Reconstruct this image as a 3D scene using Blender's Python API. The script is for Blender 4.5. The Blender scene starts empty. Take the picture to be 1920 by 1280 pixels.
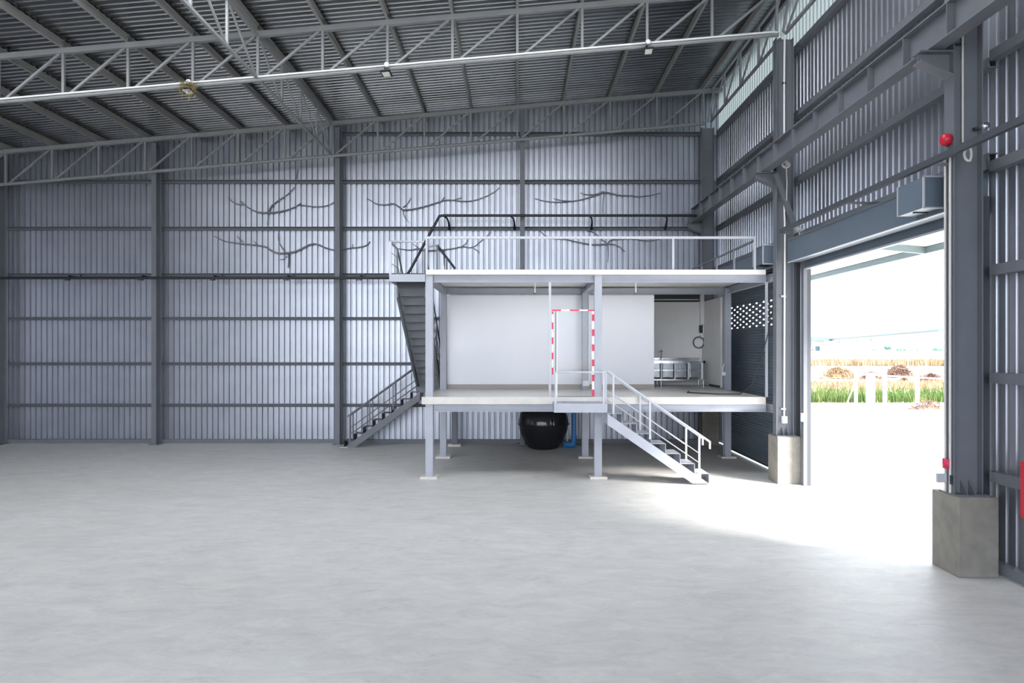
import bpy, bmesh, math, random
from mathutils import Vector, Matrix
random.seed(7)
C = bpy.context.scene
COL = C.collection

# ------------------------------------------------------------------ camera, sky, sun, exposure
F, CX, CY, H = 1230.0, 970.0, 655.0, 3.0
cam = bpy.data.cameras.new('camera'); camo = bpy.data.objects.new('camera', cam); COL.objects.link(camo)
camo.location = (0, 0, H); camo.rotation_euler = (math.pi/2, 0, 0)
cam.sensor_width = 36; cam.lens = 36*F/1920
cam.shift_x = (960-CX)/1920; cam.shift_y = (CY-640)/1920
cam.clip_end = 2000
C.camera = camo
w = bpy.data.worlds.new('sky'); C.world = w; w.use_nodes = True
bg = w.node_tree.nodes['Background']
bg.inputs[0].default_value = (0.85, 0.915, 1.0, 1); bg.inputs[1].default_value = 1.0
sd = bpy.data.lights.new('sun', 'SUN'); so = bpy.data.objects.new('sun', sd); COL.objects.link(so)
sd.energy = 4.6; sd.angle = math.radians(20); sd.color = (1, 0.95, 0.86)
so.rotation_euler = Vector((-0.81, 0.59, -0.80)).to_track_quat('-Z', 'Y').to_euler()
C.view_settings.view_transform = 'Standard'; C.view_settings.look = 'None'
C.view_settings.gamma = 1; C.view_settings.use_curve_mapping = False
C.view_settings.exposure = 2.25

def WX(px, Y): return (px-CX)*Y/F
def WZ(py, Y): return H+(CY-py)*Y/F
def W3(px, py, Y): return Vector((WX(px, Y), Y, WZ(py, Y)))

# ------------------------------------------------------------------ materials
def mat(name, col, rough=0.5, metal=0.0, noise=None, spec=0.5, bump=None, coat=0):
    m = bpy.data.materials.new(name); m.use_nodes = True
    nt = m.node_tree; b = nt.nodes['Principled BSDF']
    b.inputs['Base Color'].default_value = (*col, 1); b.inputs['Roughness'].default_value = rough
    b.inputs['Metallic'].default_value = metal; b.inputs['Specular IOR Level'].default_value = spec
    b.inputs['Coat Weight'].default_value = coat
    tc = nt.nodes.new('ShaderNodeTexCoord')
    if noise:
        sc, col2, lo, hi = noise[:4]
        n = nt.nodes.new('ShaderNodeTexNoise'); n.inputs['Scale'].default_value = sc; n.inputs['Detail'].default_value = 6
        nt.links.new(tc.outputs['Object'], n.inputs['Vector'])
        r = nt.nodes.new('ShaderNodeValToRGB')
        r.color_ramp.elements[0].position = lo; r.color_ramp.elements[1].position = hi
        r.color_ramp.elements[0].color = (*col, 1); r.color_ramp.elements[1].color = (*col2, 1)
        nt.links.new(n.outputs['Fac'], r.inputs['Fac']); nt.links.new(r.outputs['Color'], b.inputs['Base Color'])
    if bump:
        n2 = nt.nodes.new('ShaderNodeTexNoise'); n2.inputs['Scale'].default_value = bump[0]; n2.inputs['Detail'].default_value = 4
        nt.links.new(tc.outputs['Object'], n2.inputs['Vector'])
        bp = nt.nodes.new('ShaderNodeBump'); bp.inputs['Strength'].default_value = bump[1]; bp.inputs['Distance'].default_value = 0.02
        nt.links.new(n2.outputs['Fac'], bp.inputs['Height']); nt.links.new(bp.outputs['Normal'], b.inputs['Normal'])
    return m

M = {}
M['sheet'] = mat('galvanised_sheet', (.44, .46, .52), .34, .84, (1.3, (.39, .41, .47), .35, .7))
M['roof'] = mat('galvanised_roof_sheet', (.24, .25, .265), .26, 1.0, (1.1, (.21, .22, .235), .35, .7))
M['steel'] = mat('grey_painted_steel', (.15, .162, .188), .45, .0, (2.5, (.132, .143, .168), .35, .7))
M['steel_dark'] = mat('dark_grey_steel', (.06, .066, .08), .5, .0, (2.5, (.06, .068, .085), .35, .7))
M['steel_lit'] = mat('lit_grey_painted_steel', (.38, .40, .465), .42, .0, (2.5, (.34, .36, .425), .35, .7))  # lighter copy of the grey steel: light on the platform put into colour
M['rail'] = mat('pale_grey_rail_paint', (.46, .48, .54), .4)
M['truss'] = mat('truss_grey_primer', (.26, .27, .28), .42, .0, (3, (.23, .24, .25), .35, .7))
M['purlin'] = mat('purlin_grey_green', (.27, .275, .27), .5, .0, (3, (.24, .245, .24), .35, .7))
M['shutter'] = mat('blue_grey_shutter_paint', (.125, .16, .205), .42, .0, (2, (.112, .145, .19), .35, .7))
M['black'] = mat('black_pipe_paint', (.02, .022, .03), .4)
M['concrete'] = mat('cast_concrete', (.26, .245, .22), .8, 0, (5, (.20, .19, .175), .35, .7), .3, (30, .2))
M['gravel'] = mat('yard_gravel', (.11, .115, .095), .9, 0, (.8, (.09, .10, .07), .35, .7))
M['bowl'] = mat('brushed_sink_steel', (.42, .44, .47), .3, 1.0, (6, (.30, .32, .35), .35, .7), .5, (9, .25))
M['slab'] = mat('pale_concrete_slab', (.60, .575, .55), .3, 0, (4, (.54, .515, .49), .35, .7), .5)
M['white_slab'] = mat('white_slab_edge', (.74, .735, .73), .6, 0, (4, (.70, .695, .69), .35, .7))
M['white'] = mat('white_wall_paint', (.88, .90, .96), .6, 0, (.8, (.86, .88, .945), .3, .7))
M['plaster'] = mat('off_white_plaster', (.86, .85, .84), .7, 0, (1.5, (.80, .79, .78), .3, .7))
M['skirting'] = mat('beige_skirting', (.40, .36, .33), .6)
M['stainless'] = mat('stainless_steel', (.72, .74, .77), .22, 1.0, (6, (.60, .62, .66), .35, .7), .5, (9, .12))
M['white_plastic'] = mat('white_plastic', (.82, .83, .85), .4)
M['red'] = mat('red_paint', (.55, .012, .035), .35)
M['red_tape'] = mat('red_tape', (.62, .03, .10), .5)
M['blue'] = mat('blue_pvc', (.03, .17, .42), .35)
M['black_gloss'] = mat('black_glossy_plastic', (.012, .014, .017), .12, 0, None, .6, (14, .08))
M['rope'] = mat('pale_rope', (.62, .61, .58), .9)
M['straw'] = mat('dry_straw', (.30, .24, .11), .9, 0, (20, (.18, .15, .06), .3, .7))
M['lens'] = mat('lamp_lens', (.75, .77, .72), .25)
M['branch'] = mat('weathered_branch', (.22, .22, .25), .8, 0, (8, (.16, .16, .19), .35, .7))
M['canopy'] = mat('white_canopy_sheet', (.82, .82, .80), .5)
M['teal'] = mat('teal_grey_steel', (.16, .22, .24), .5)
M['grass'] = mat('green_grass', (.055, .125, .02), .8, 0, (.6, (.13, .16, .045), .4, .65))
M['drygrass'] = mat('dry_grass', (.33, .25, .15), .9, 0, (.8, (.24, .16, .10), .4, .65))
M['brush'] = mat('brown_brushwood', (.14, .085, .07), .9, 0, (1.5, (.24, .16, .12), .4, .6))
M['bush'] = mat('far_bush_green', (.10, .22, .18), .9, 0, (.5, (.15, .28, .2), .4, .6))
M['white_wallfar'] = mat('far_white_cladding', (.80, .80, .78), .6)
M['tealroof'] = mat('far_teal_roof', (.10, .19, .23), .6)

def floor_mat():
    m = bpy.data.materials.new('power_floated_concrete'); m.use_nodes = True
    nt = m.node_tree; L = nt.links; b = nt.nodes['Principled BSDF']
    tc = nt.nodes.new('ShaderNodeTexCoord')
    mp = nt.nodes.new('ShaderNodeMapping'); mp.inputs['Scale'].default_value = (.8, 1.9, 1); mp.inputs['Rotation'].default_value = (0, 0, .25)
    L.new(tc.outputs['Object'], mp.inputs['Vector'])
    def noi(sc, det, vec, ro=.6):
        n = nt.nodes.new('ShaderNodeTexNoise'); n.inputs['Scale'].default_value = sc; n.inputs['Detail'].default_value = det
        n.inputs['Roughness'].default_value = ro; n.inputs['Distortion'].default_value = .6
        L.new(vec, n.inputs['Vector']); return n
    a = noi(.35, 5, mp.outputs[0]); c = noi(2.2, 13, mp.outputs[0], .8); s = noi(1.1, 12, mp.outputs[0], .86)
    r1 = nt.nodes.new('ShaderNodeValToRGB'); e = r1.color_ramp.elements
    e[0].position = .3; e[1].position = .7; e[0].color = (.52, .515, .50, 1); e[1].color = (.56, .555, .55, 1)
    L.new(a.outputs['Fac'], r1.inputs['Fac'])
    r2 = nt.nodes.new('ShaderNodeValToRGB'); e = r2.color_ramp.elements
    e[0].position = .36; e[1].position = .62; e[0].color = (.83, .83, .845, 1); e[1].color = (1.05, 1.05, 1.045, 1)
    L.new(c.outputs['Fac'], r2.inputs['Fac'])
    mx = nt.nodes.new('ShaderNodeMix'); mx.data_type = 'RGBA'; mx.blend_type = 'MULTIPLY'; mx.inputs[0].default_value = 1
    L.new(r1.outputs[0], mx.inputs[6]); L.new(r2.outputs[0], mx.inputs[7])
    r3 = nt.nodes.new('ShaderNodeValToRGB'); e = r3.color_ramp.elements
    e[0].position = .33; e[1].position = .43; e[0].color = (.66, .66, .69, 1); e[1].color = (1, 1, 1, 1)
    L.new(s.outputs['Fac'], r3.inputs['Fac'])
    mx2 = nt.nodes.new('ShaderNodeMix'); mx2.data_type = 'RGBA'; mx2.blend_type = 'MULTIPLY'; mx2.inputs[0].default_value = .8
    L.new(mx.outputs[2], mx2.inputs[6]); L.new(r3.outputs[0], mx2.inputs[7])
    L.new(mx2.outputs[2], b.inputs['Base Color'])
    rr = nt.nodes.new('ShaderNodeMapRange'); rr.inputs[3].default_value = .38; rr.inputs[4].default_value = .62
    L.new(a.outputs['Fac'], rr.inputs[0]); L.new(rr.outputs[0], b.inputs['Roughness'])
    return m
M['floor'] = floor_mat()

def glass_mat(name, tint, gl):
    m = bpy.data.materials.new(name); m.use_nodes = True; nt = m.node_tree
    nt.nodes.remove(nt.nodes['Principled BSDF'])
    t = nt.nodes.new('ShaderNodeBsdfTransparent'); t.inputs[0].default_value = (*tint, 1)
    g = nt.nodes.new('ShaderNodeBsdfGlossy'); g.inputs['Roughness'].default_value = .03
    x = nt.nodes.new('ShaderNodeMixShader'); x.inputs[0].default_value = gl
    nt.links.new(t.outputs[0], x.inputs[1]); nt.links.new(g.outputs[0], x.inputs[2])
    nt.links.new(x.outputs[0], nt.nodes['Material Output'].inputs[0]); return m
M['glass'] = glass_mat('clear_glass', (.97, .975, .98), .02)
def translucent_mat(name, tc, dc, fac):
    m = bpy.data.materials.new(name); m.use_nodes = True; nt = m.node_tree
    nt.nodes.remove(nt.nodes['Principled BSDF'])
    t = nt.nodes.new('ShaderNodeBsdfTranslucent'); t.inputs[0].default_value = (*tc, 1)
    d = nt.nodes.new('ShaderNodeBsdfDiffuse'); d.inputs[0].default_value = (*dc, 1)
    x = nt.nodes.new('ShaderNodeMixShader'); x.inputs[0].default_value = fac
    nt.links.new(t.outputs[0], x.inputs[1]); nt.links.new(d.outputs[0], x.inputs[2])
    nt.links.new(x.outputs[0], nt.nodes['Material Output'].inputs[0]); return m
M['translucent'] = translucent_mat('translucent_sheet', (.12, .145, .155), (.45, .5, .54), .5)
M['added_skylight'] = translucent_mat('added_skylight_sheet', (.93, .95, .97), (.8, .82, .84), .15)  # for the roof bay added out of view as a light source

def ground_mat():
    m = bpy.data.materials.new('dry_field_ground'); m.use_nodes = True; nt = m.node_tree; L = nt.links
    b = nt.nodes['Principled BSDF']; b.inputs['Roughness'].default_value = .9
    tc = nt.nodes.new('ShaderNodeTexCoord')
    mp = nt.nodes.new('ShaderNodeMapping'); mp.inputs['Scale'].default_value = (.06, .10, 1)
    L.new(tc.outputs['Object'], mp.inputs['Vector'])
    n = nt.nodes.new('ShaderNodeTexNoise'); n.inputs['Scale'].default_value = 1.5; n.inputs['Detail'].default_value = 9; n.inputs['Roughness'].default_value = .7
    L.new(mp.outputs[0], n.inputs['Vector'])
    r = nt.nodes.new('ShaderNodeValToRGB'); e = r.color_ramp.elements
    e[0].position = .36; e[1].position = .6; e[0].color = (.22, .14, .09, 1); e[1].color = (.52, .44, .36, 1)
    L.new(n.outputs['Fac'], r.inputs['Fac']); L.new(r.outputs[0], b.inputs['Base Color']); return m
M['ground'] = ground_mat()

# ------------------------------------------------------------------ mesh helpers
class MB:
    def __init__(s): s.v = []; s.f = []; s.mi = []; s.cm = 0; s.sm = False; s.smf = []
    def add(s, vs, fs):
        o = len(s.v); s.v += [Vector(v) for v in vs]
        for f in fs: s.f.append([i+o for i in f]); s.mi.append(s.cm); s.smf.append(s.sm)
        return s
    def box(s, x0, x1, y0, y1, z0, z1):
        return s.add([(x0,y0,z0),(x1,y0,z0),(x1,y1,z0),(x0,y1,z0),(x0,y0,z1),(x1,y0,z1),(x1,y1,z1),(x0,y1,z1)],
                     [(0,3,2,1),(4,5,6,7),(0,1,5,4),(1,2,6,5),(2,3,7,6),(3,0,4,7)])
    def extrude(s, prof, p0, p1, up=(0,0,1)):
        """closed 2-D profile (a,b): a along side axis, b along up axis; swept p0 -> p1"""
        p0 = Vector(p0); p1 = Vector(p1); d = (p1-p0).normalized(); u = Vector(up)
        side = d.cross(u)
        if side.length < 1e-5: u = Vector((0,1,0)); side = d.cross(u)
        side.normalize(); u = side.cross(d).normalized()
        n = len(prof)
        vs = [p0+side*a+u*b for a, b in prof]+[p1+side*a+u*b for a, b in prof]
        fs = [(i, (i+1) % n, n+(i+1) % n, n+i) for i in range(n)]
        fs += [tuple(range(n-1, -1, -1)), tuple(range(n, 2*n))]
        return s.add(vs, fs)
    def bar(s, p0, p1, w_, h_, up=(0,0,1)):
        a, b = w_/2, h_/2
        return s.extrude([(-a,-b),(a,-b),(a,b),(-a,b)], p0, p1, up)
    def ibeam(s, p0, p1, width, depth, tf=.014, tw=.01, up=(0,0,1)):
        a, b, t = width/2, depth/2, tw/2
        return s.extrude([(-a,-b),(a,-b),(a,-b+tf),(t,-b+tf),(t,b-tf),(a,b-tf),(a,b),(-a,b),(-a,b-tf),(-t,b-tf),(-t,-b+tf),(-a,-b+tf)], p0, p1, up)
    def tube(s, pts, r, n=8, cap=True):
        pts = [Vector(p) for p in pts]; k = len(pts)
        rs = r if isinstance(r, (list, tuple)) else [r]*k
        rings = []; prev = None
        for i, p in enumerate(pts):
            if i == 0: t = pts[1]-p
            elif i == k-1: t = p-pts[i-1]
            else: t = (pts[i+1]-p).normalized()+(p-pts[i-1]).normalized()
            t.normalize()
            if prev is None:
                a = Vector((0,0,1)) if abs(t.z) < .9 else Vector((1,0,0))
            else: a = prev
            n1 = (a-t*a.dot(t)).normalized(); prev = n1; n2 = t.cross(n1)
            m = 1.0
            if 0 < i < k-1:
                c = (pts[i+1]-p).normalized().dot((p-pts[i-1]).normalized()); m = min(1.6, 1/max(.3, math.sqrt((1+c)/2)))
            rings.append([p+(n1*math.cos(2*math.pi*j/n)+n2*math.sin(2*math.pi*j/n))*rs[i]*(m if n > 4 else 1) for j in range(n)])
        vs = [v for R in rings for v in R]; fs = []
        for i in range(k-1):
            for j in range(n):
                fs.append((i*n+j, i*n+(j+1) % n, (i+1)*n+(j+1) % n, (i+1)*n+j))
        old = s.sm; s.sm = n > 5
        s.add(vs, fs); s.sm = old
        if cap: s.add(rings[0], [tuple(range(n-1,-1,-1))]); s.add(rings[-1], [tuple(range(n))])
        return s
    def lathe(s, prof, c, n=40, axis='z'):
        vs = []; fs = []; k = len(prof)
        for r, z in prof:
            for j in range(n):
                a = 2*math.pi*j/n; x, y = r*math.cos(a), r*math.sin(a)
                vs.append({'z': Vector((x,y,z)), 'x': Vector((z,x,y)), 'y': Vector((x,z,y))}[axis]+Vector(c))
        for i in range(k-1):
            for j in range(n): fs.append((i*n+j, i*n+(j+1) % n, (i+1)*n+(j+1) % n, (i+1)*n+j))
        old = s.sm; s.sm = True; s.add(vs, fs); s.sm = old
        return s
    def build(s, name, m, parent=None, bevel=0):
        me = bpy.data.meshes.new(name)
        lo = Vector((min(v.x for v in s.v), min(v.y for v in s.v), min(v.z for v in s.v)))
        hi = Vector((max(v.x for v in s.v), max(v.y for v in s.v), max(v.z for v in s.v)))
        c = Vector(((lo.x+hi.x)/2, (lo.y+hi.y)/2, lo.z))
        me.from_pydata([v-c for v in s.v], [], s.f)
        for x in (m if isinstance(m, (list, tuple)) else [m]): me.materials.append(M[x] if isinstance(x, str) else x)
        for p, i, sm in zip(me.polygons, s.mi, s.smf): p.material_index = i; p.use_smooth = sm
        bmm = bmesh.new(); bmm.from_mesh(me); bmesh.ops.recalc_face_normals(bmm, faces=bmm.faces); bmm.to_mesh(me); bmm.free()
        o = bpy.data.objects.new(name, me); COL.objects.link(o)
        if parent is not None:
            o.parent = parent; o.location = c-wloc(parent)
        else: o.location = c
        if bevel:
            bv = o.modifiers.new('bevel', 'BEVEL'); bv.width = bevel; bv.segments = 2; bv.limit_method = 'ANGLE'
        return o
def wloc(o):
    v = Vector(o.location)
    while o.parent: o = o.parent; v += o.location
    return v
def tag(o, label, cat, group=None, kind=None):
    o['label'] = label; o['category'] = cat
    if group: o['group'] = group
    if kind: o['kind'] = kind
    return o
def thing(name, loc, label, cat, group=None):
    o = bpy.data.objects.new(name, None); COL.objects.link(o); o.location = loc; o.empty_display_size = .1
    return tag(o, label, cat, group)
def struct(o, label=None, cat=None):
    o['kind'] = 'structure'
    if label: o['label'] = label; o['category'] = cat
    return o
ORD = ['first','second','third','fourth','fifth','sixth','seventh','eighth','ninth','tenth','eleventh','twelfth','thirteenth','fourteenth','fifteenth','sixteenth','seventeenth','eighteenth']

def corr(mb, s0, s1, h0, h1, fn, pitch=.178, depth=.045):
    """trapezoid ribbed sheet: fn(s, d, h) -> point. pan on d=0, ribs pushed out by depth"""
    prof = []; s = s0
    while s < s1:
        for a, d in ((0,0),(.112,0),(.132,depth),(.158,depth)): 
            if s+a < s1: prof.append((s+a, d))
        s += pitch
    prof.append((s1, 0))
    n = len(prof); vs = []
    hs = h0 if callable(h0) else (lambda _: h0); he = h1 if callable(h1) else (lambda _: h1)
    vs = [fn(a, d, hs(a)) for a, d in prof]+[fn(a, d, he(a)) for a, d in prof]
    return mb.add(vs, [(i, i+1, n+i+1, n+i) for i in range(n-1)])

# ------------------------------------------------------------------ main dimensions
YB = 21.12                       # back wall sheet, inner face
XR = 6.50                        # right wall sheet, inner face
XL, YF = -24.0, -8.0
SL = .0868
def zt(x): return 10.56+SL*x     # truss top chord axis
def zb(x): return 9.55+SL*x      # truss bottom chord axis
def zroof(x): return zt(x)+.245
Y1, Y2 = 14.86, 8.86             # axes of the two columns by the open door
COLX0, COLX1 = 5.83, 6.22
D0, D1 = 9.08, 14.50             # open door
S0, S1 = 15.10, 19.95            # closed shutter
SK0, SK1, SKX0, SKX1 = 8.4, 12.6, -14.0, 4.6              # unseen translucent roof bay, added to brighten the hall
LEV = [1.21, 2.54, 3.99, 5.39, 6.88, 8.38, 9.91]

# ------------------------------------------------------------------ shell
struct(MB().box(XL, 6.62, YF, YB+.05, -.2, 0).build('floor', 'floor'), 'smooth pale grey concrete floor of the hall', 'floor')
m = MB(); corr(m, XL, XR, 0.0, lambda x: zroof(x)-.02, lambda s, d, h: (s, YB+d, h)); m2 = m
struct(m.build('wall_back', 'sheet'), 'ribbed galvanised steel back wall of the hall', 'wall')
m = MB()
f = lambda s, d, h: (XR+d, s, h)
corr(m, YF, D0-.02, .02, 9.97, f); corr(m, D0-.02, D1+.05, 4.97, 9.97, f); corr(m, D1+.05, S0, .02, 9.97, f)
corr(m, S0, S1, 4.97, 9.97, f); corr(m, S1, YB, .02, 9.97, f)
wr = struct(m.build('wall_right', 'sheet'), 'ribbed galvanised steel right wall with two roller door openings', 'wall')
m = MB(); corr(m, YF, YB, 9.97, zroof(XR)-.02, f)
struct(m.build('window_1', 'translucent'), 'pale translucent ribbed strip along the top of the right wall', 'window')
m = MB(); corr(m, YF, YB, 0.0, zroof(XL), lambda s, d, h: (XL-d, s, h), .356)
struct(m.build('wall_left', 'sheet'))
m = MB(); g = lambda s, d, h: (s, YF-d, h)
corr(m, XL, -18, .02, lambda x: zroof(x)-.05, g, .356); corr(m, 6.0, XR, .02, lambda x: zroof(x)-.05, g, .356)  # middle of the unseen front left open to let more daylight in
struct(m.build('wall_front', 'sheet'))
rf = lambda s, d, h: (h, s, zroof(h)+d)
m = MB(); corr(m, YF, SK0, XL, XR+.35, rf); corr(m, SK1, YB+.1, XL, XR+.35, rf)
corr(m, SK0, SK1, XL, SKX0, rf); corr(m, SK0, SK1, SKX1, XR+.35, rf)
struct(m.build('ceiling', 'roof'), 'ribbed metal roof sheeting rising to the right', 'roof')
m = MB(); corr(m, SK0, SK1, SKX0, SKX1, rf); struct(m.build('added_roof_window', 'added_skylight'))  # added skylight, out of view, brings daylight onto the floor

# ------------------------------------------------------------------ roof trusses, purlins
NX = [1.453*k for k in range(-12, 5)]
def truss(Y, label, x1=5.85, pipe=.05):
    t = thing('roof_truss', (0, Y, zb(0)), label, 'truss', 'roof trusses')
    MB().bar((NX[0], Y, zt(NX[0])), (6.40, Y, zt(6.40)), .10, .12).build('top_chord', 'truss', t)
    MB().tube([(NX[0], Y, zb(NX[0])), (x1, Y, zb(x1))], pipe, 12).build('bottom_chord', 'truss', t)
    for i, x in enumerate(NX):
        MB().bar((x, Y, zb(x)+.04), (x, Y, zt(x)-.05), .055, .055, (0,1,0)).build('vertical', 'truss', t)
        xn = NX[i+1] if i+1 < len(NX) else 6.2
        MB().bar((x+.14, Y, zb(x+.14)+.04), (xn-.08, Y, zt(xn-.08)-.05), .05, .05, (0,1,0)).build('diagonal', 'truss', t)
    return t
truss(14.70, 'long sloping steel truss nearer the camera, carrying the hanging floodlights')
truss(20.50, 'sloping steel truss close to the ribbed back wall')
def long_truss(X, ya, yb_, n, label):
    t = thing('longitudinal_truss', (X, ya, zb(X)), label, 'truss', 'trusses running along the hall')
    z0, z1 = zb(X)+.02, zt(X)-.04
    MB().bar((X, ya, z0), (X, yb_, z0), .06, .06).build('bottom_chord', 'truss', t)
    MB().bar((X, ya, z1), (X, yb_, z1), .06, .06).build('top_chord', 'truss', t)
    st = (yb_-ya)/n
    for i in range(n):
        y = ya+st*(i+1)
        if i < n-1: MB().bar((X, y, z0+.03), (X, y, z1-.03), .05, .05, (0,1,0)).build('vertical', 'truss', t)
        MB().bar((X, y-st+.06, z1-.03), (X, y-.06, z0+.03), .04, .04).build('diagonal', 'truss', t)
long_truss(NX[8], 8.7, 14.62, 4, 'truss running front to back, bay in front of the nearer long truss')
long_truss(NX[8], 14.78, 20.42, 4, 'truss running front to back, bay between the two long trusses')
long_truss(6.02, 8.9, 14.72, 4, 'slim truss at the eave above the open roller door')
long_truss(6.02, 15.0, 20.4, 4, 'slim truss at the eave above the closed shutter')
def purlin(x, ya, yb_, label, grp):
    z = zt(x)+.06
    m = MB().extrude([(-.032,0),(.032,0),(.032,.018),(-.022,.018),(-.022,.147),(.032,.147),(.032,.165),(-.032,.165)], (x, ya, z), (x, yb_, z))
    tag(m.build('roof_purlin', 'purlin'), label, 'purlin', grp)
pk = list(range(4, -13, -1))
for i, k in enumerate(pk):
    if k < -11: continue
    purlin(1.453*k, 14.72, YB-.04, f'grey roof purlin, {ORD[i]} from the right, behind the nearer long truss', 'roof purlins in the far bay')
    if k >= -9: purlin(1.453*k, 8.7, 14.68, f'grey roof purlin, {ORD[i]} from the right, in front of the nearer long truss', 'roof purlins in the near bay')
tag(MB().bar((6.33, 8.7, zt(6.33)+.14), (6.33, YB-.05, zt(6.33)+.14), .07, .15).build('eave_beam', 'steel'), 'grey beam along the eave at the top of the right wall', 'beam')

# ------------------------------------------------------------------ back wall columns and girts
BX = [-16.38, -11.43, -5.66, .16, 6.03]
cn = ['slim grey column on the back wall at the far left edge', 'slim grey column on the back wall, second from the left',
      'slim grey column on the back wall just left of the lower left stair', 'slim grey column on the back wall rising behind the upper deck']
for x, lb in zip(BX[:4], cn):
    z1 = zb(x)-.1
    t = thing('slim_column', (x, 20.80, 0), lb, 'column', 'columns of the back wall')
    MB().ibeam((x, 20.79, .02), (x, 20.79, zroof(x)-.32), .15, .34, .012, .009, (0,1,0)).build('shaft', 'steel', t)
    MB().box(x-.15, x+.15, 20.6, 20.98, 0, .02).build('base_plate', 'steel', t)
bays = ['at the far left edge', 'in the bay left of the second wall column', 'in the bay behind the left stairs', 'in the bay above the deck']
for b in range(4):
    xa, xb_ = BX[b]+.003, BX[b+1]-.003
    if b == 3: xb_ = 6.30
    if b == 0: bayname = 'between the two leftmost columns'
    else: bayname = ['', 'left of the stair column', 'behind the left stairs', 'behind the upper deck'][b]
    m = MB().extrude([(-.06,0),(.06,0),(.06,.015),(-.045,.015),(-.045,.105),(.06,.105),(.06,.12),(-.06,.12)][::-1], (xb_, 21.05, .0), (xa, 21.05, .0))
    tag(m.build('floor_rail', 'steel'), f'grey rail along the floor at the back wall, {bayname}' if b < 3 else 'grey rail along the floor at the back wall, under the platform', 'rail', 'base rails of the back wall')
    for i, z in enumerate(LEV):
        if (b == 3 and i < 3) or (b < 2 and i == 6): continue
        nm = f'{ORD[i]} girt above the floor' if b < 3 else f'{ORD[i-3]} girt above the deck'
        m = MB().extrude([(-.06,0),(.06,0),(.06,.012),(-.048,.012),(-.048,.088),(.06,.088),(.06,.10),(-.06,.10)], (xa, 21.05, z-.05), (xb_, 21.05, z-.05))
        tag(m.build('steel_girt', 'steel'), f'grey steel back wall girt, {nm}, {bayname}', 'girt', 'girts of the back wall')

# ------------------------------------------------------------------ right wall columns, girts, crane beam
def right_column(Yc, lb, brace=False, corner=False):
    yp = min(Yc+.32, 20.98)
    t = thing('main_column', ((COLX0+COLX1)/2, Yc, 0), lb, 'column', 'main columns of the right wall')
    xm = (COLX0+COLX1)/2
    MB().ibeam((xm, Yc, 1.06), (xm, Yc, 10.02), .20, COLX1-COLX0, .014, .01, (1,0,0)).build('shaft', 'steel', t)
    MB().box(5.80, 6.33, Yc-.24, yp, 0, 1.05).build('pedestal', 'concrete', t, .012)
    bp = MB().box(5.82, 6.26, Yc-.18, Yc+.2, 1.05, 1.07).build('base_plate', 'steel', t)
    for gx in (5.98, 6.09):
        m = MB(); m.add([(gx-.006, Yc-.005, 1.07), (gx-.006, Yc-.16, 1.07), (gx-.006, Yc-.005, 1.25), (gx+.006, Yc-.005, 1.07), (gx+.006, Yc-.16, 1.07), (gx+.006, Yc-.005, 1.25)],
                        [(0,1,2),(3,5,4),(0,3,4,1),(1,4,5,2),(0,2,5,3)]); m.build('gusset', 'steel', bp)
    # crane corbel
    m = MB(); y0, y1 = Yc-.10, Yc+.10
    m.box(5.38, 5.83, y0, y1, 6.98, 7.0)
    m.add([(5.40, Yc-.008, 6.98), (5.83, Yc-.008, 6.98), (5.83, Yc-.008, 6.68), (5.40, Yc-.008, 6.87), (5.40, Yc+.008, 6.98), (5.83, Yc+.008, 6.98), (5.83, Yc+.008, 6.68), (5.40, Yc+.008, 6.87)],
          [(0,1,2,3),(7,6,5,4),(0,4,5,1),(1,5,6,2),(2,6,7,3),(3,7,4,0)])
    m.add([(5.40, y0, 6.875), (5.40, y1, 6.875), (5.83, y1, 6.68), (5.83, y0, 6.68), (5.40, y0, 6.86), (5.40, y1, 6.86), (5.83, y1, 6.665), (5.83, y0, 6.665)],
          [(0,1,2,3),(7,6,5,4),(0,4,5,1),(1,5,6,2),(2,6,7,3),(3,7,4,0)])
    m.build('corbel', 'steel', t)
    if brace:
        MB().bar((5.80, Yc-.12, 6.95), (6.22, Yc-.14, 5.78), .10, .10, (0,1,0)).build('brace', 'steel', t)
    return t
right_column(Y2, 'large grey steel column on a concrete block, right of the open door')
right_column(Y1, 'grey steel column on a concrete block, between the open door and the shutter', True)
right_column(20.82, 'grey steel column in the back right corner behind the platform')

t = thing('crane_beam', (5.6, 9, 7.0), 'long grey steel crane runway beam along the right wall', 'beam')
MB().ibeam((5.6, 6.0, 7.23), (5.6, 20.75, 7.23), .22, .44, .018, .012).build('beam', 'steel', t)
for y in [20.75-.95*k for k in range(14) if 20.75-.95*k > 8]:
    if abs(y-20.75) < .1: MB().box(5.5, 5.7, 20.752, 20.77, 7.01, 7.45).build('end_plate', 'steel', t); continue
    MB().box(5.495, 5.593, y-.007, y+.007, 7.03, 7.43).build('stiffener', 'steel', t)
MB().box(5.57, 5.63, 6, 20.75, 7.452, 7.50).build('rail', 'steel_dark', t)

def girtR(ya, yb_, z, h, lb):
    m = MB().extrude([(-.065,0),(.065,0),(.065,h),(-.065,h),(-.065,h-.014),(.05,h-.014),(.05,.014),(-.065,.014)][::-1], (6.432, yb_, z-h/2), (6.432, ya, z-h/2))
    tag(m.build('steel_girt', 'steel'), lb, 'girt', 'girts of the right wall')
for i, z in enumerate([5.55]+LEV[4:]):
    girtR(14.87, 21.0, z, .22 if i == 0 else .13, f'grey right wall girt, {ORD[i]} above the closed shutter')
    girtR(8.87, 14.85, z, .22 if i == 0 else .13, f'grey right wall girt, {ORD[i]} above the open door')
for i, z in enumerate([.10]+LEV):
    girtR(3, 8.85, z+.08 if i else z, .14, f'grey right wall girt at the right edge, {ORD[i]} from the floor')

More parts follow.
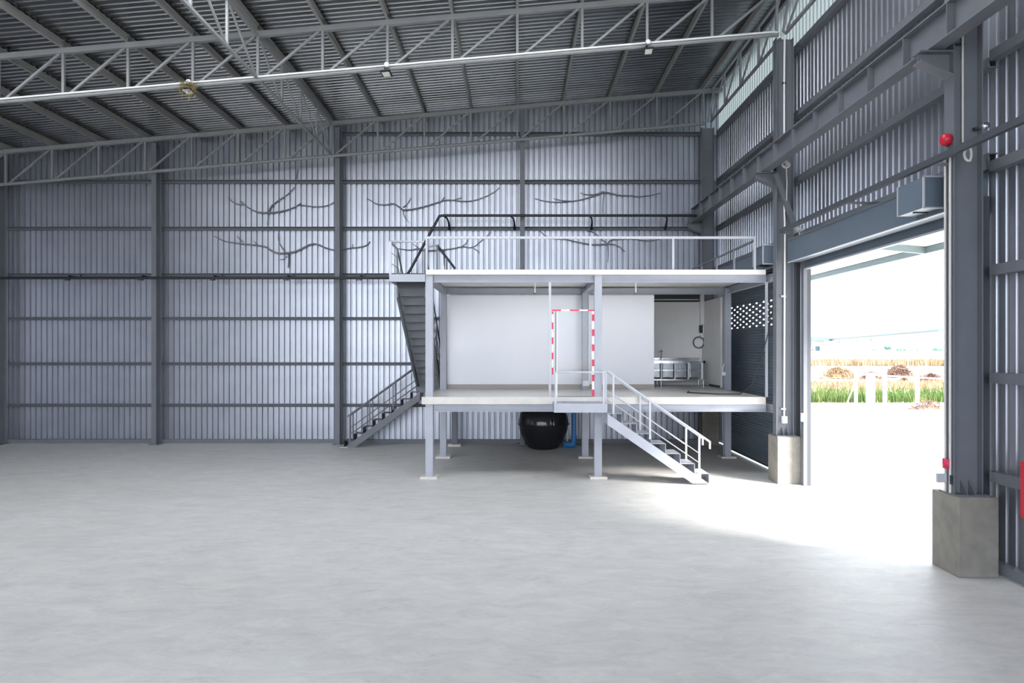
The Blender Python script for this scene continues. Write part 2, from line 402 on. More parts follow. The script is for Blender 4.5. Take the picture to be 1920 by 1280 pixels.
# ------------------------------------------------------------------ roller doors on the right wall
def roller(ya, yb_, lb, closed, motor_near):
    t = thing('roller_shutter', (6.2, (ya+yb_)/2, 0), lb, 'door', 'roller doors of the right wall')
    hd = MB().box(5.98, 6.24, ya, yb_, 4.93, 5.42).build('hood', 'shutter', t)
    MB().box(5.965, 5.98, ya, yb_, 5.40, 5.425).build('hood_edge', 'steel', hd)
    MB().box(5.965, 6.0, ya, yb_, 4.915, 4.93).build('hood_edge', 'rail', hd)
    MB().box(5.98, 6.47, ya-.05, ya, 4.88, 5.42).build('end_plate', 'shutter', t)
    y0 = ya+.12
    mt = MB().box(5.70, 5.978, y0, y0+.62, 4.99, 5.42).build('motor_box', 'shutter', t)
    m = MB()
    for z in (4.985, 5.425): m.box(5.69, 5.97, y0-.012, y0+.004, z-.012, z+.012)
    m.box(5.685, 5.71, y0-.012, y0+.01, 4.985, 5.425); m.box(5.685, 5.70, y0+.615, y0+.63, 4.985, 5.425)
    m.build('edge_trim', 'rail', mt)
    MB().box(5.75, 5.95, y0+.30, y0+.34, 4.972, 4.99).build('vent_slot', 'black', mt)
    for y in (ya-.04, yb_):
        g = MB().box(6.30, 6.38, y-.06, y+.06, .005, 5.1)
        g.build('guide_rail', 'steel', t)
        MB().box(6.38, 6.47, y-.05, y+.05, .005, 5.1).build('guide_backing', 'steel_dark', t)
    if not closed:
        m = MB().box(6.34, 6.37, ya+.02, yb_-.06, 4.80, 5.2); m.build('curtain', 'shutter', t)
        MB().box(6.32, 6.40, ya+.02, yb_-.06, 4.765, 4.80).build('bottom_bar', 'rail', t)
        return t
    # closed curtain of curved slats, the upper ones pierced
    m = MB(); p = .075; z = .06; k = 0; X = 6.335; a, b = ya+.02, yb_-.06
    def strip(yy0, yy1, z0, z1, dx0, dx1):
        m.add([(X-dx0, yy0, z0), (X-dx0, yy1, z0), (X-dx1, yy1, z1), (X-dx1, yy0, z1)], [(0,1,2,3)])
    while z < 5.04:
        z0, za, zb_, z1 = z, z+.018, z+.055, z+p
        strip(a, b, z0, za, 0, .016); strip(a, b, zb_, z1, .016, 0)
        if 3.58 < z < 4.24:
            y = a+(.15 if k % 2 else .40); s = a
            while y+.11 < b:
                strip(s, y, za, zb_, .016, .016); s = y+.11; y += .5
            strip(s, b, za, zb_, .016, .016)
        else: strip(a, b, za, zb_, .016, .016)
        z += p; k += 1
    m.build('curtain', 'shutter', t)
    MB().box(6.30, 6.36, a, b, .04, .07).build('bottom_bar', 'steel_dark', t)
    return t
roller(D0, D1, 'open roller door at right with its curtain rolled up under the hood', False, True)
roller(S0, S1, 'closed blue grey roller shutter with pierced slats beside the platform', True, True)

# canopy outside the doors
t = thing('door_canopy', (7.6, 14, 5.2), 'white sheeted canopy on grey steel outside the open door', 'canopy')
MB().add([(6.62, 6, 5.36), (8.75, 6, 5.16), (8.75, 20.4, 5.16), (6.62, 20.4, 5.36), (6.62, 6, 5.38), (8.75, 6, 5.18), (8.75, 20.4, 5.18), (6.62, 20.4, 5.38)],
         [(0,3,2,1),(4,5,6,7),(0,1,5,4),(1,2,6,5),(2,3,7,6),(3,0,4,7)]).build('roof_sheet', 'canopy', t)
MB().box(8.62, 8.70, 6, 20.4, 5.03, 5.16).build('edge_beam', 'teal', t)
for y in (7.9, 13.9, 19.9):
    MB().bar((6.62, y, 5.28), (8.62, y, 5.09), .08, .13).build('rafter', 'teal', t)
t = thing('outdoor_floodlight', (7.95, 18.0, 4.55), 'small floodlight with round lamps hanging outside beyond the door jamb', 'lamp')
MB().box(7.85, 8.05, 18.0, 18.12, 4.52, 4.90).build('housing', 'teal', t, .02)
for z in (4.62, 4.79):
    for x in (7.91, 8.0): MB().lathe([(0, 0), (.036, 0), (.036, -.02), (0, -.02)], (x, 17.998, z), 14, 'y').build('lens', 'lens', t)
MB().tube([(7.95, 18.06, 4.9), (7.95, 18.06, 5.23)], .015).build('bracket', 'steel', t)

# ------------------------------------------------------------------ two storey platform
PX = [-2.05, 1.88, 5.82]; PY0, PY1 = 15.33, 18.2; PZ, UZ = 1.90, 4.85
def pcol(x, y, z1, lb, m_='steel_lit', wd=.172):
    t = thing('platform_column', (x, y, 0), lb, 'column', 'columns of the platform')
    MB().ibeam((x, y, .06), (x, y, z1), wd, wd, .012, .009, (0,1,0)).build('shaft', m_, t)
    MB().box(x-.20, x+.20, y-.19, y+.19, 0, .06).build('footing', 'slab', t, .006)
    return t
pcol(PX[0], PY0, 4.73, 'pale grey steel column at the front left corner of the platform')
pcol(PX[1], PY0, 4.73, 'pale grey steel column at the platform front beside the near stair')
pcol(PX[0], PY1, 4.70, 'grey steel column behind the front left platform column')
tm = pcol(PX[1], PY1, 4.70, 'grey steel column in front of the white partition, behind the striped frame')
pcol(PX[2], PY1, 4.70, 'grey steel column between the kitchen and the closed shutter')
pcol(-1.95, 20.45, 1.72, 'short grey steel column under the platform close to the back wall', 'steel')
MB().tube([(1.98, 18.09, 2.13), (1.98, 18.09, 4.5)], .02).build('conduit', 'white_plastic', tm)
MB().box(1.80, 1.98, 18.03, 18.11, 2.0, 2.14).build('junction_box', 'white_plastic', tm)

tag(MB().box(-2.22, 5.76, 15.2, 20.85, 1.73, PZ).build('platform_slab', 'slab', None, .006), 'pale concrete lower slab of the platform carrying the kitchen', 'slab')
m = MB(); m.box(-2.12, 5.76, 15.2, 20.85, 4.735, UZ)
tag(m.build('deck_slab', 'white_slab', None, .006), 'white edged upper deck slab of the platform', 'slab')
def pbeam(p0, p1, lb, wd=.12, dp=.17):
    o = MB().ibeam(p0, p1, wd, dp, .012, .009).build('platform_beam', 'steel_lit'); tag(o, lb, 'beam', 'beams of the platform'); return o
zl, zu = 1.64, 4.645
for z, nm in ((zl, 'lower slab'), (zu, 'upper deck')):
    pbeam((PX[0]+.09, 15.31, z), (PX[1]-.09, 15.31, z), f'grey front edge beam under the {nm}, left of the middle column')
    pbeam((PX[1]+.09, 15.31, z), (5.80, 15.31, z), f'grey front edge beam under the {nm}, right of the middle column')
    pbeam((5.88, 14.98, z), (5.88, PY1-.1, z), f'grey side beam under the {nm} running back beside the shutter')
    pbeam((PX[0], 15.43, z), (PX[0], PY1-.1, z), f'grey side beam under the {nm} beside the left stairs')
pbeam((PX[1], 15.43, zu), (PX[1], PY1-.1, zu), 'grey cross beam under the upper deck above the striped frame')
pbeam((PX[0]+.09, PY1, 4.615), (PX[1]-.09, PY1, 4.615), 'grey rear beam above the left part of the white partition')
pbeam((PX[1]+.09, PY1, 4.615), (PX[2]-.09, PY1, 4.615), 'grey rear beam above the kitchen opening')
tag(MB().box(3.6, 5.8, 20.62, 20.72, 4.50, 4.73).build('kitchen_beam', 'steel_dark'), 'dark beam above the kitchen back wall', 'beam')
tag(MB().tube([(3.84, 18.425, 4.47), (3.84, 18.6, 4.47), (3.84, 20.5, 4.56), (5.66, 20.5, 4.56)], .014).build('kitchen_conduit', 'white_plastic'), 'thin white conduit under the ceiling of the kitchen', 'conduit')
for px, y0 in ((1003, 16.3), (1192, 16.3)):
    x = WX(px, y0)
    t = thing('sprinkler_drop', (x, y0, 4.4), f'short white pipe hanging under the deck, {"left" if px < 1100 else "right"} of the middle column', 'pipe', 'pipe drops under the deck')
    MB().tube([(x, y0, 4.73), (x, y0, 4.40)], .018).build('pipe', 'white_plastic', t)
    MB().lathe([(0, 0), (.04, 0), (.04, .02), (.018, .03)], (x, y0, 4.38), 12).build('head', 'steel', t)

# partition and kitchen walls
x1p = WX(1226, 18.35)
struct(MB().box(-1.96, x1p, 18.32, 18.42, PZ, 4.525).build('wall_middle', 'white'), 'white partition wall under the upper deck', 'wall')
struct(MB().box(-1.95, x1p, 18.30, 18.32, PZ, 2.03).build('baseboard_middle', 'skirting'), 'beige skirting along the white partition', 'baseboard')
struct(MB().box(x1p-.2, 5.90, 20.60, 20.68, PZ, 4.49).build('wall_kitchen', 'plaster'), 'off white back wall of the kitchen', 'wall')
struct(MB().box(5.84, 5.90, 18.86, 20.60, PZ, 4.50).build('wall_kitchen_right', 'plaster'), 'off white side wall of the kitchen', 'wall')
struct(MB().box(5.815, 5.84, 18.90, 19.9, PZ, 1.96).build('baseboard_kitchen', 'steel_dark'), 'dark skirting at the foot of the kitchen side wall', 'baseboard')
tag(MB().box(5.72, 5.835, 20.48, 20.595, 3.80, 4.73).build('corner_duct', 'plaster'), 'pale boxed duct in the upper corner of the kitchen', 'duct')
t = thing('switch_box', (5.74, 20.5, 3.6), 'small black switch box below the duct in the kitchen corner', 'switch')
MB().box(5.70, 5.80, 20.50, 20.595, 3.52, 3.76).build('box', 'black', t)
MB().box(5.79, 5.835, 20.50, 20.595, 3.5, 3.78).build('cover', 'white_plastic', t)
m = MB(); c = Vector((5.68, 20.55, 3.22))
for k in range(3): m.tube([c+Vector(((.16+.012*k)*math.cos(a*.3142), -.01*k, (.16+.01*k)*math.sin(a*.3142))) for a in range(21)], .012, 6)
m.tube([c+Vector((.06, 0, .24)), c+Vector((.02, 0, .14))], .008, 6); m.tube([(5.79, 20.55, 3.14), (5.81, 20.55, 2.9), (5.80, 20.55, 2.62)], .008, 6)
tag(m.build('cable_coil', 'steel'), 'grey coil of cable hanging on the kitchen back wall', 'cable')

# sink
t = thing('sink_unit', (4.7, 20.2, PZ), 'stainless steel sink unit against the kitchen back wall', 'sink')
xa, xb_ = 3.55, 5.70; ya_, yb2 = 19.90, 20.55
MB().box(xa, xb_, ya_, ya_+.05, 2.58, 2.66).box(xa, xb_, yb2-.05, yb2, 2.58, 2.66).box(xb_-.06, xb_, ya_, yb2, 2.58, 2.66).box(xa, xa+.06, ya_, yb2, 2.58, 2.66).box(xa, xb_, yb2-.02, yb2, 2.66, 2.74).build('rim', 'stainless', t)
for px0, px1 in ((1215, 1238), (1242, 1263), (1268, 1288), (1293, 1313)):
    a, b = WX(px0, 19.92), WX(px1, 19.92)
    o = MB().box(a, b, ya_+.02, yb2-.06, 2.14, 2.6); o.build('bowl', 'bowl', t, .02)
    MB().box(a, b, ya_+.005, ya_+.02, 2.36, 2.385).build('bowl_ridge', 'stainless', t)
for px in (1240, 1265.5, 1290.5, 1316):
    x = WX(px, 19.92); MB().box(x-.025, x+.025, ya_-.005, ya_+.02, 2.10, 2.6).build('divider', 'white_plastic', t)
MB().box(xa, xb_, ya_, yb2, 2.06, 2.10).build('shelf', 'stainless', t)
for x in (xa+.04, WX(1240, 19.9), xb_-.04):
    for y in (ya_+.04, yb2-.04): MB().tube([(x, y, PZ), (x, y, 2.06)], .022).build('leg', 'stainless', t)
xt = WX(1240, 20.45)
tp = MB().tube([(xt, 20.45, 2.66), (xt, 20.45, 2.93), (xt-.02, 20.41, 2.99), (xt-.03, 20.33, 3.0), (xt-.03, 20.28, 2.95)], .014, 8); tp.tube([(xt-.11, 20.45, 2.94), (xt+.05, 20.45, 2.94)], .01, 6)
tp.build('tap', 'stainless', t)

# striped temporary frame at the head of the near stair
t = thing('striped_door_frame', (1.3, 15.25, PZ), 'glazed frame with red and white striped edges at the near stair landing', 'frame')
def striped(p0, p1, wd, first, per=.35, red=.16):
    p0, p1 = Vector(p0), Vector(p1); L = (p1-p0).length; d = (p1-p0)/L; m = MB(); s = 0; on = first
    while s < L-.001:
        e = min(L, s+(red if on else per-red)); m.cm = 1 if on else 0
        m.bar(p0+d*s, p0+d*e, wd, .03, (0,1,0)); s = e; on = not on
    return m
xl, xr = WX(1036, 15.25), WX(1112, 15.25); ztp = WZ(581.5, 15.25)
striped((xl, 15.25, 2.42), (xl, 15.25, ztp-.03), .035, True).build('striped_edge', ['white_plastic', 'red_tape'], t)
striped((xr, 15.25, PZ+.01), (xr, 15.25, ztp-.03), .05, True).build('striped_edge', ['white_plastic', 'red_tape'], t)
striped((xl-.02, 15.25, ztp), (xr+.02, 15.25, ztp), .03, True, .42, .22).build('striped_edge', ['white_plastic', 'red_tape'], t)
xi = WX(1042.5, 15.25)
MB().box(xi-.012, xi+.004, 15.235, 15.265, PZ, ztp-.02).build('dark_edge', 'steel_dark', t)
MB().box(xi+.006, xi+.03, 15.235, 15.265, PZ, ztp-.02).build('white_edge', 'white_plastic', t)
MB().box(xi, xr-.03, 15.24, 15.26, PZ, PZ+.012).build('bottom_edge', 'steel_dark', t)
MB().box(xi+.03, xr-.03, 15.248, 15.252, PZ+.013, ztp-.018).build('pane', 'glass', t)
xp = WX(1031, 15.24)
tag(MB().box(xp-.028, xp+.028, 15.21, 15.265, PZ, 4.56).build('slim_post', 'rail'), 'slim pale post from slab to deck, left of the striped frame', 'post')
xq = WX(1437, 15.24)
tag(MB().box(xq-.025, xq+.025, 15.21, 15.26, PZ, 4.56).build('slim_post', 'rail'), 'slim pale post from slab to deck, in front of the shutter', 'post')
m = MB().tube([(5.9, 15.05, 4.55), (5.87, 15.02, 4.1), (5.80, 15.08, 3.5), (5.66, 15.14, 2.9), (5.5, 15.35, 2.2), (5.3, 15.6, 1.94), (4.9, 16.0, 1.915), (4.3, 16.6, 1.915), (4.5, 17.2, 1.915)], .013, 6)
tag(m.build('dark_cable', 'black'), 'dark cable hanging in front of the shutter and lying on the slab', 'cable')
t = thing('socket_box', (5.68, 18.08, 2.3), 'small white socket box with a cable on the column beside the kitchen', 'socket')
MB().box(5.62, 5.73, 18.05, 18.12, 2.28, 2.38).build('box', 'white_plastic', t); MB().tube([(5.66, 18.08, 2.38), (5.67, 18.08, 2.5), (5.70, 18.08, 2.6)], .016).build('cable', 'white_plastic', t)

# ------------------------------------------------------------------ stairs
def staircase(t, top, u, v, n, rise, run, wd, m_='steel_lit', tread_m='steel_lit', railm='rail', th=.05, rails=((0, None), (1, None)), hr=.74, last=True, depth=.24, vrail=None):
    """top = corner at the head on the v=0 side; u = down direction, v = across"""
    top = Vector(top); u = Vector(u); v = Vector(v); Z = Vector((0,0,1))
    L = n*run
    for s in (0, wd-th):
        a = top+v*s; e0 = a-Z*rise; sl = rise/run
        p = [e0-u*.0, e0-Z*depth, None, None]
        ulo = L+.06
        zend = top.z-(n+1)*rise
        pts = [e0, e0+u*ulo-Z*sl*ulo, None, e0-Z*depth]
        # cut at the ground
        utop = (e0.z-zend)/sl; ubot = (e0.z-depth-zend)/sl
        poly = [e0, e0+u*(utop)-Z*(sl*utop), e0+u*ubot-Z*(depth+sl*ubot), e0-Z*depth]
        q = [x+v*th for x in poly]
        MB().add(poly+q, [(0,1,2,3),(7,6,5,4),(0,4,5,1),(1,5,6,2),(2,6,7,3),(3,7,4,0)]).build('stringer', m_, t)
    for i in range(1, n+1):
        z = top.z-i*rise; a = top+u*((i-1)*run)+v*.004; a.z = z
        m = MB(); d = v*(wd-.008)
        def slab(p, q, r_, tk):
            vs = [p, p+q, p+q+d, p+d]; m.add(vs+[x+r_*tk for x in vs], [(0,1,2,3),(7,6,5,4),(0,4,5,1),(1,5,6,2),(2,6,7,3),(3,7,4,0)])
        slab(a-u*.01, u*(run+.02), -Z, .008)
        if i < n or last: slab(a+u*(run+.002), -Z*(rise+.006), u, .008)
        m.build('tread', tread_m, t)
    return t
def handrail(t, pts, posts, m_='rail', r=.024, mids=(.25, .5), h=.74, name='handrail'):
    """pts: base line; top rail lifted by h; posts at fractions of the base line"""
    pts = [Vector(p) for p in pts]; up = Vector((0,0,1))
    t = MB().tube([p+up*h for p in pts], r, 8).build(name, m_, t)
    A, B = pts[0], pts[-1]
    for f_ in posts:
        p = A+(B-A)*f_; MB().bar(p-up*.02, p+up*(h-.015), r*1.7, r*1.7, (0,1,0)).build('post', m_, t)
    f0, f1 = min(posts), max(posts)
    for k in mids: MB().tube([A+(B-A)*f0+up*h*k, A+(B-A)*f1+up*h*k], .009, 6).build('mid_rail', m_, t)

# near stair
lx0, lx1 = .82, 2.0; ly0, ly1 = 14.56, 15.19; lz = 1.80
t = thing('front_stair', (2.6, 14.8, 0), 'pale grey steel stair descending right from the platform front', 'stair')
MB().box(lx0, lx1, ly0+.004, ly1, lz-.012, lz).build('landing_plate', 'steel_lit', t)
m = MB(); 
for i in range(26):
    for j in range(10): 
        x = lx0+.03+i*.044; y = ly0+.05+j*.056; a = .012 if (i+j) % 2 else -.012
        m.bar((x-.012, y-a, lz+.002), (x+.012, y+a, lz+.002), .006, .005)
m.build('plate_tread_pattern', 'steel_lit', t)
MB().box(lx0, lx1, ly0-.006, ly0+.004, lz-.20, lz).build('fascia', 'steel_lit', t)
MB().box(lx0-.006, lx0, ly0, ly1, lz-.20, lz).build('fascia', 'steel_lit', t)
staircase(t, (lx1, ly0, lz), (1,0,0), (0,1,0), 7, .222, .322, ly1-ly0, depth=.25)
sl = .222/.322
for yy, pp in ((ly0+.03, (.06, .42, .905)), (ly1-.03, (.02, .37, .84))):
    A = Vector((lx1-.0, yy, lz-.12)); B = Vector((lx1+2.26, yy, lz-.12-2.26*sl))
    handrail(t, [A, B], pp, h=.84)
    e = B+Vector((0,0,.84)); MB().tube([e-Vector((.03,0,-.02)), e+Vector((.02,0,-.015)), e+Vector((.02,0,-.17))], .024, 8).build('rail_end', 'rail', t)
yy = ly0+.03; zt_ = WZ(697.5, yy)
MB().tube([(lx0+.03, yy, zt_), (lx1-.02, yy, zt_)], .02, 8).build('landing_rail', 'rail', t)
for x in (lx0+.03, lx1-.08): MB().bar((x, yy, lz), (x, yy, zt_), .042, .042, (0,1,0)).build('post', 'rail', t)

# left lower stair
t = thing('back_stair', (-4.1, 20.4, 0), 'grey steel stair rising right along the back wall, left of the platform', 'stair')
by0, by1 = 20.08, 20.55
staircase(t, (-2.98, by0, PZ), (-1,0,0), (0,1,0), 8, .2111, .29, by1-by0, 'steel', 'steel_dark', depth=.24)
MB().box(-2.98, -2.24, by0-.25, by1, PZ-.2, PZ).build('landing', 'steel', t)
sl = .2111/.29
for yy in (by0+.03, by1-.03):
    A = Vector((-3.05, yy, PZ-.18)); B = Vector((-5.22, yy, PZ-.18-2.17*sl)); handrail(t, [A, B], (.02, .35, .68, .96), 'steel', .022, h=.80)
MB().box(-5.45, -5.20, by0-.04, by1+.04, 0, .015).build('footing', 'slab', t)
# left upper stair
ux0, ux1 = -2.97, -2.24; uzl = 4.74
t = thing('upper_stair', (-2.6, 17.5, PZ), 'grey steel stair rising toward the camera from slab to deck at left', 'stair')
MB().box(ux0, ux1+.1, 15.22, 16.10, uzl-.03, uzl).build('landing_plate', 'steel_dark', t)
MB().box(ux0, ux1+.1, 15.20, 15.22, uzl-.17, uzl+.005).build('fascia', 'steel_lit', t)
MB().box(ux0, ux0+.02, 15.22, 16.10, uzl-.17, uzl).build('fascia', 'steel_lit', t)
MB().box(ux0+.02, ux1, 16.06, 16.08, uzl-.21, uzl-.03).build('fascia', 'steel_dark', t)
staircase(t, (ux0, 16.08, uzl), (0,1,0), (1,0,0), 13, (uzl-PZ)/14, .27, ux1-ux0, 'steel', 'steel', depth=.26)
sl = (uzl-PZ)/14/.27
for xx in (ux0+.025, ux1-.025):
    A = Vector((xx, 16.12, uzl-.05)); B = Vector((xx, 19.62, uzl-.05-3.5*sl)); handrail(t, [A, B], (.0, .33, .66, .98), 'steel', .022, h=.78)
zr = WZ(453, 15.25)
MB().tube([(ux1+.05, 15.24, zr), (ux0+.02, 15.24, zr), (ux0+.025, 16.12, uzl+.73)], .02, 8).build('landing_rail', 'rail', t)
for x, y in ((ux0+.02, 15.24), ): MB().bar((x, y, uzl-.02), (x, y, zr), .055, .045, (0,1,0)).build('post', 'rail', t)
for k in (.27, .52): MB().tube([(ux0+.02, 15.24, uzl+k), (ux0+.025, 16.1, uzl+k)], .009, 6).build('mid_rail', 'rail', t)

# ------------------------------------------------------------------ deck railing
t = thing('deck_railing', (1.8, 15.3, UZ), 'pale tubular railing round the upper deck', 'railing')
yr = 15.27; zr = WZ(445.5, yr)
MB().bar((WX(798, yr), yr, zr), (WX(1417, yr), yr, zr), .05, .055).build('top_rail', 'rail', t)
for px in (800, 953, 1107, 1262, 1415): MB().bar((WX(px, yr), yr, UZ), (WX(px, yr), yr, zr-.025), .045, .045, (0,1,0)).build('post', 'rail', t)
xs = WX(1416, yr)
MB().bar((xs, yr+.03, zr-.06), (xs, 20.7, zr-.06), .035, .045).build('side_rail', 'steel', t)
for y in (16.75, 18.2, 19.7): MB().bar((xs, y, UZ), (xs, y, zr-.08), .04, .04, (0,1,0)).build('post', 'steel_lit', t)
MB().bar((-1.98, 16.2, zr-.03), (-1.98, 20.7, zr-.03), .05, .05).build('side_rail', 'steel_dark', t)  # backlit look of this rail is put into its dark colour
MB().bar((WX(800, yr), 15.3, zr-.22), (-1.98, 16.2, zr-.03), .03, .03).build('side_rail', 'rail', t)
for y in (16.2, 18.4, 20.6): MB().bar((-1.98, y, UZ), (-1.98, y, zr-.05), .045, .045, (0,1,0)).build('post', 'steel', t)

# ------------------------------------------------------------------ under the platform
t = thing('water_tank', (WX(1019, 20.0), 20.0, 0), 'round black glossy tank standing under the platform', 'tank')
c = (WX(1019, 20.0), 20.0, 0)
m = MB(); nn = 72; prof = [(.01,0),(.40,0),(.44,.03),(.55,.18),(.655,.40),(.735,.62),(.765,.73)]
m.lathe(prof, c, nn); m.build('lower_shell', 'black_gloss', t)
MB().lathe([(.765,.73),(.80,.735),(.80,.76),(.768,.765)], c, nn).build('seam_flange', 'black_gloss', t)
MB().lathe([(.768,.765),(.765,.86),(.735,1.0),(.67,1.16),(.57,1.30),(.42,1.40),(.30,1.43),(.30,1.46),(.33,1.47),(.33,1.50),(.01,1.50)], c, nn).build('upper_shell', 'black_gloss', t)
for k in range(36):
    a = 2*math.pi*k/36
    m = MB() if k == 0 else m
    m.tube([Vector(c)+Vector((r*math.cos(a), r*math.sin(a), z)) for r, z in ((.445,.03),(.553,.18),(.658,.40),(.738,.62))], .006, 5)
m.build('rib_pattern', 'black_gloss', t)
xb1 = WX(1076, 20.0)
t = thing('blue_pipe', (xb1, 20.0, 0), 'blue plastic drain pipe beside the black tank', 'pipe')
MB().tube([(xb1, 20.0, .12), (xb1, 20.0, 1.70)], .075, 16).build('riser', 'blue', t)
MB().tube([(xb1-.28, 20.12, .10), (xb1-.05, 20.02, .10), (xb1, 20.0, .15), (xb1, 20.0, .38)], .088, 16).build('elbow', 'blue', t)
tag(MB().tube([(WX(1063, 20.5), 20.5, .0), (WX(1063, 20.5), 20.5, 1.72)], .04, 12).build('white_pipe', 'white_plastic'), 'white vertical pipe between the black tank and the blue pipe', 'pipe')
x = WX(1093, 20.7)
tag(MB().box(x-.06, x+.06, 20.5, 20.62, 0, 1.72).build('service_duct', 'steel_lit'), 'pale grey vertical duct right of the blue pipe under the platform', 'duct')

# ------------------------------------------------------------------ pipes along the walls
Yp = 20.42
t = thing('long_pipe', (-8, Yp, 5.2), 'long black pipe along the back wall stepping up over the stair', 'pipe')
pp = [W3(-60, 522, Yp), W3(758, 521, Yp), W3(768, 508, Yp), W3(824, 405, Yp), W3(830, 404, Yp), W3(1306, 404, Yp)]
pp[0].z = pp[1].z
MB().tube(pp, .042, 10).build('pipe', 'black', t)
for px in (130, 267, 402, 540, 677):
    x = WX(px, Yp); z = pp[1].z
    m = MB(); m.box(x-.02, x+.02, 20.40, 20.97, z+.05, z+.085); m.box(x-.02, x+.02, 20.40, 20.45, z-.07, z+.085); m.box(x-.14, x+.02, 20.40, 20.44, z-.075, z-.05); m.box(x-.02, x+.02, 20.95, 20.98, z+.05, 5.40)
    m.build('bracket', 'black', t)
for px in (835, 960, 1108, 1250):
    x = WX(px, Yp); z = pp[-1].z
    MB().tube([(x-.03, Yp, z-.03), (x+.04, 20.55, z-.06), (x+.07, 20.75, z-.15), (x+.08, 20.96, z-.32), (x+.08, 20.98, 6.90)], .028, 8).build('bracket', 'black', t)
t = thing('conductor_bar', (5.7, 10, 5.6), 'dark square bar along the right wall below the crane beam', 'bar')
MB().bar((5.70, 5.5, 5.60), (5.70, 14.2, 5.56), .07, .085).build('bar', 'steel_dark', t)
for y in (8.86, 11.2, 14.1):
    MB().bar((5.70, y, 5.50), (6.36 if y == 11.2 else 5.828, y, 5.50), .06, .03).build('bracket', 'steel', t)

# conduits, bell, ropes on the columns
zc = lambda x: zb(x)+.035
t = thing('truss_conduit', (0, 14.62, 9.6), 'thin white conduit clipped along the bottom chord of the nearer truss', 'conduit')
MB().tube([(NX[0], 14.63, zc(NX[0])), (5.70, 14.63, zc(5.70)), (5.92, 14.70, zc(5.9)), (6.03, 14.80, zc(6)-.1), (6.03, 14.82, 9.2), (6.03, 14.82, 7.5)], .022, 8).build('pipe', 'white_plastic', t)
MB().box(5.99, 6.07, 14.80, 14.85, 9.0, 9.03).build('clip', 'black', t)
t = thing('column_conduit', (6.05, 14.8, 1.3), 'white conduit running down the column left of the open door into a box', 'conduit')
MB().tube([(6.02, 14.82, 6.6), (6.04, 14.80, 5.6), (6.03, 14.80, 4.5), (6.02, 14.80, 1.50)], .02, 8).build('pipe', 'white_plastic', t)
MB().box(5.965, 6.075, 14.745, 14.85, 1.34, 1.50).build('box', 'white_plastic', t, .008)
for z in (4.2, 1.66): MB().box(5.95, 6.06, 14.79, 14.85, z-.02, z+.02).build('clip', 'rail', t)
t = thing('jamb_switch', (6.3, 14.4, 1.5), 'small white switch box on the far jamb of the open door', 'switch')
MB().box(6.24, 6.30, 14.37, 14.45, 1.42, 1.60).build('box', 'white_plastic', t)
MB().box(6.25, 6.29, 14.362, 14.37, 1.48, 1.54).build('button', 'rail', t)
def knot(cx, cy, cz, s, name, lb, tail):
    m = MB()
    for k in range(3):
        ph = random.uniform(0, 6); a0 = random.uniform(.6, 1.1)*s
        m.tube([Vector((cx, cy, cz))+Vector((a0*math.cos(ph+.55*i)*(.5+.5*math.sin(.3*i+k)), -.01*k+.03*math.sin(i), a0*.8*math.sin(ph+.5*i))) for i in range(12)], .012, 6)
    m.tube([(cx, cy, cz), (cx+.02, cy, cz-tail*.5), (cx+.01, cy, cz-tail)], .012, 6)
    return tag(m.build(name, 'rope'), lb, 'rope')
knot(5.99, 14.62, 7.12, .13, 'tied_rope', 'pale rope tied around the column end of the crane beam beside the corbel', .8)
knot(6.13, 14.3, 5.68, .16, 'tied_rope', 'pale tangle of cable on top of the open door hood near the far column', .25)
t = thing('column_cable', (6.02, 8.82, 5.6), 'straight white cable down the face of the large column', 'cable')
xw = WX(1805, 8.82)
MB().tube([(xw, 8.82, 5.78), (xw, 8.82, 7.4)], .014, 8).build('cable', 'rope', t)
MB().box(xw-.09, xw+.03, 8.83, 8.86, 7.10, 7.13).build('clip', 'black', t)
m = MB(); c = W3(1812, 290, 8.62); m.tube([c+Vector((.10*math.sin(a*.42)*(.5 if a < 7 else 1)*.6+.02, -.02, .085*math.cos(a*.42))) for a in range(17)], .016, 8)
m.tube([c+Vector((-.12, 0, .06)), c+Vector((-.04, 0, .07)), c+Vector((0, -.02, .085))], .016, 8); m.tube([c+Vector((0, 0, .08)), c+Vector((-.02, .2, .10))], .012, 6)
tag(m.build('rope_loop', 'rope'), 'small loop of white rope hanging on the large column under the dark bar', 'rope')
t = thing('alarm_bell', (5.78, 8.86, 5.8), 'round red alarm bell on the large column right of the open door', 'bell')
c = W3(1770, 262, 8.85)
MB().lathe([(0,-.05),(.05,-.05),(.075,-.03),(.082,0),(.082,.05),(.03,.055),(0,.055)], (5.80-.03, 8.85, c.z), 24, 'x').build('gong', 'red', t)
MB().box(5.815, 5.829, 8.80, 8.90, c.z-.05, c.z+.05).build('mount', 'red', t)
for k, (y, r) in enumerate(((8.80, .015), (8.90, .015))):
    tag(MB().tube([(5.805, y, 1.08), (5.805, y, 5.60)], r, 8).build('door_conduit', 'rope'), 'white conduit up the large column, on the edge ' + ('nearer the camera' if k == 0 else 'nearer the open door'), 'conduit', 'conduits on the large column')
tag(MB().lathe([(.05,0),(.058,0),(.058,.13),(.05,.13),(.05,0)], (5.80, 8.85, 1.40), 16).build('red_tape_band', 'red_tape'), 'red tape wound around the conduits low on the large column', 'tape')
t = thing('door_sensor', (5.74, 8.85, 1.2), 'small metal bracket and sensor below the red tape', 'sensor')
MB().box(5.66, 5.78, 8.83, 8.87, 1.21, 1.33).build('bracket', 'rail', t); MB().box(5.785, 5.80, 8.74, 8.78, 1.20, 1.32).build('sensor', 'black', t)
t = thing('hose_cabinet', (6.35, 8.0, .9), 'red hose cabinet on the right wall at the edge of the picture', 'cabinet')
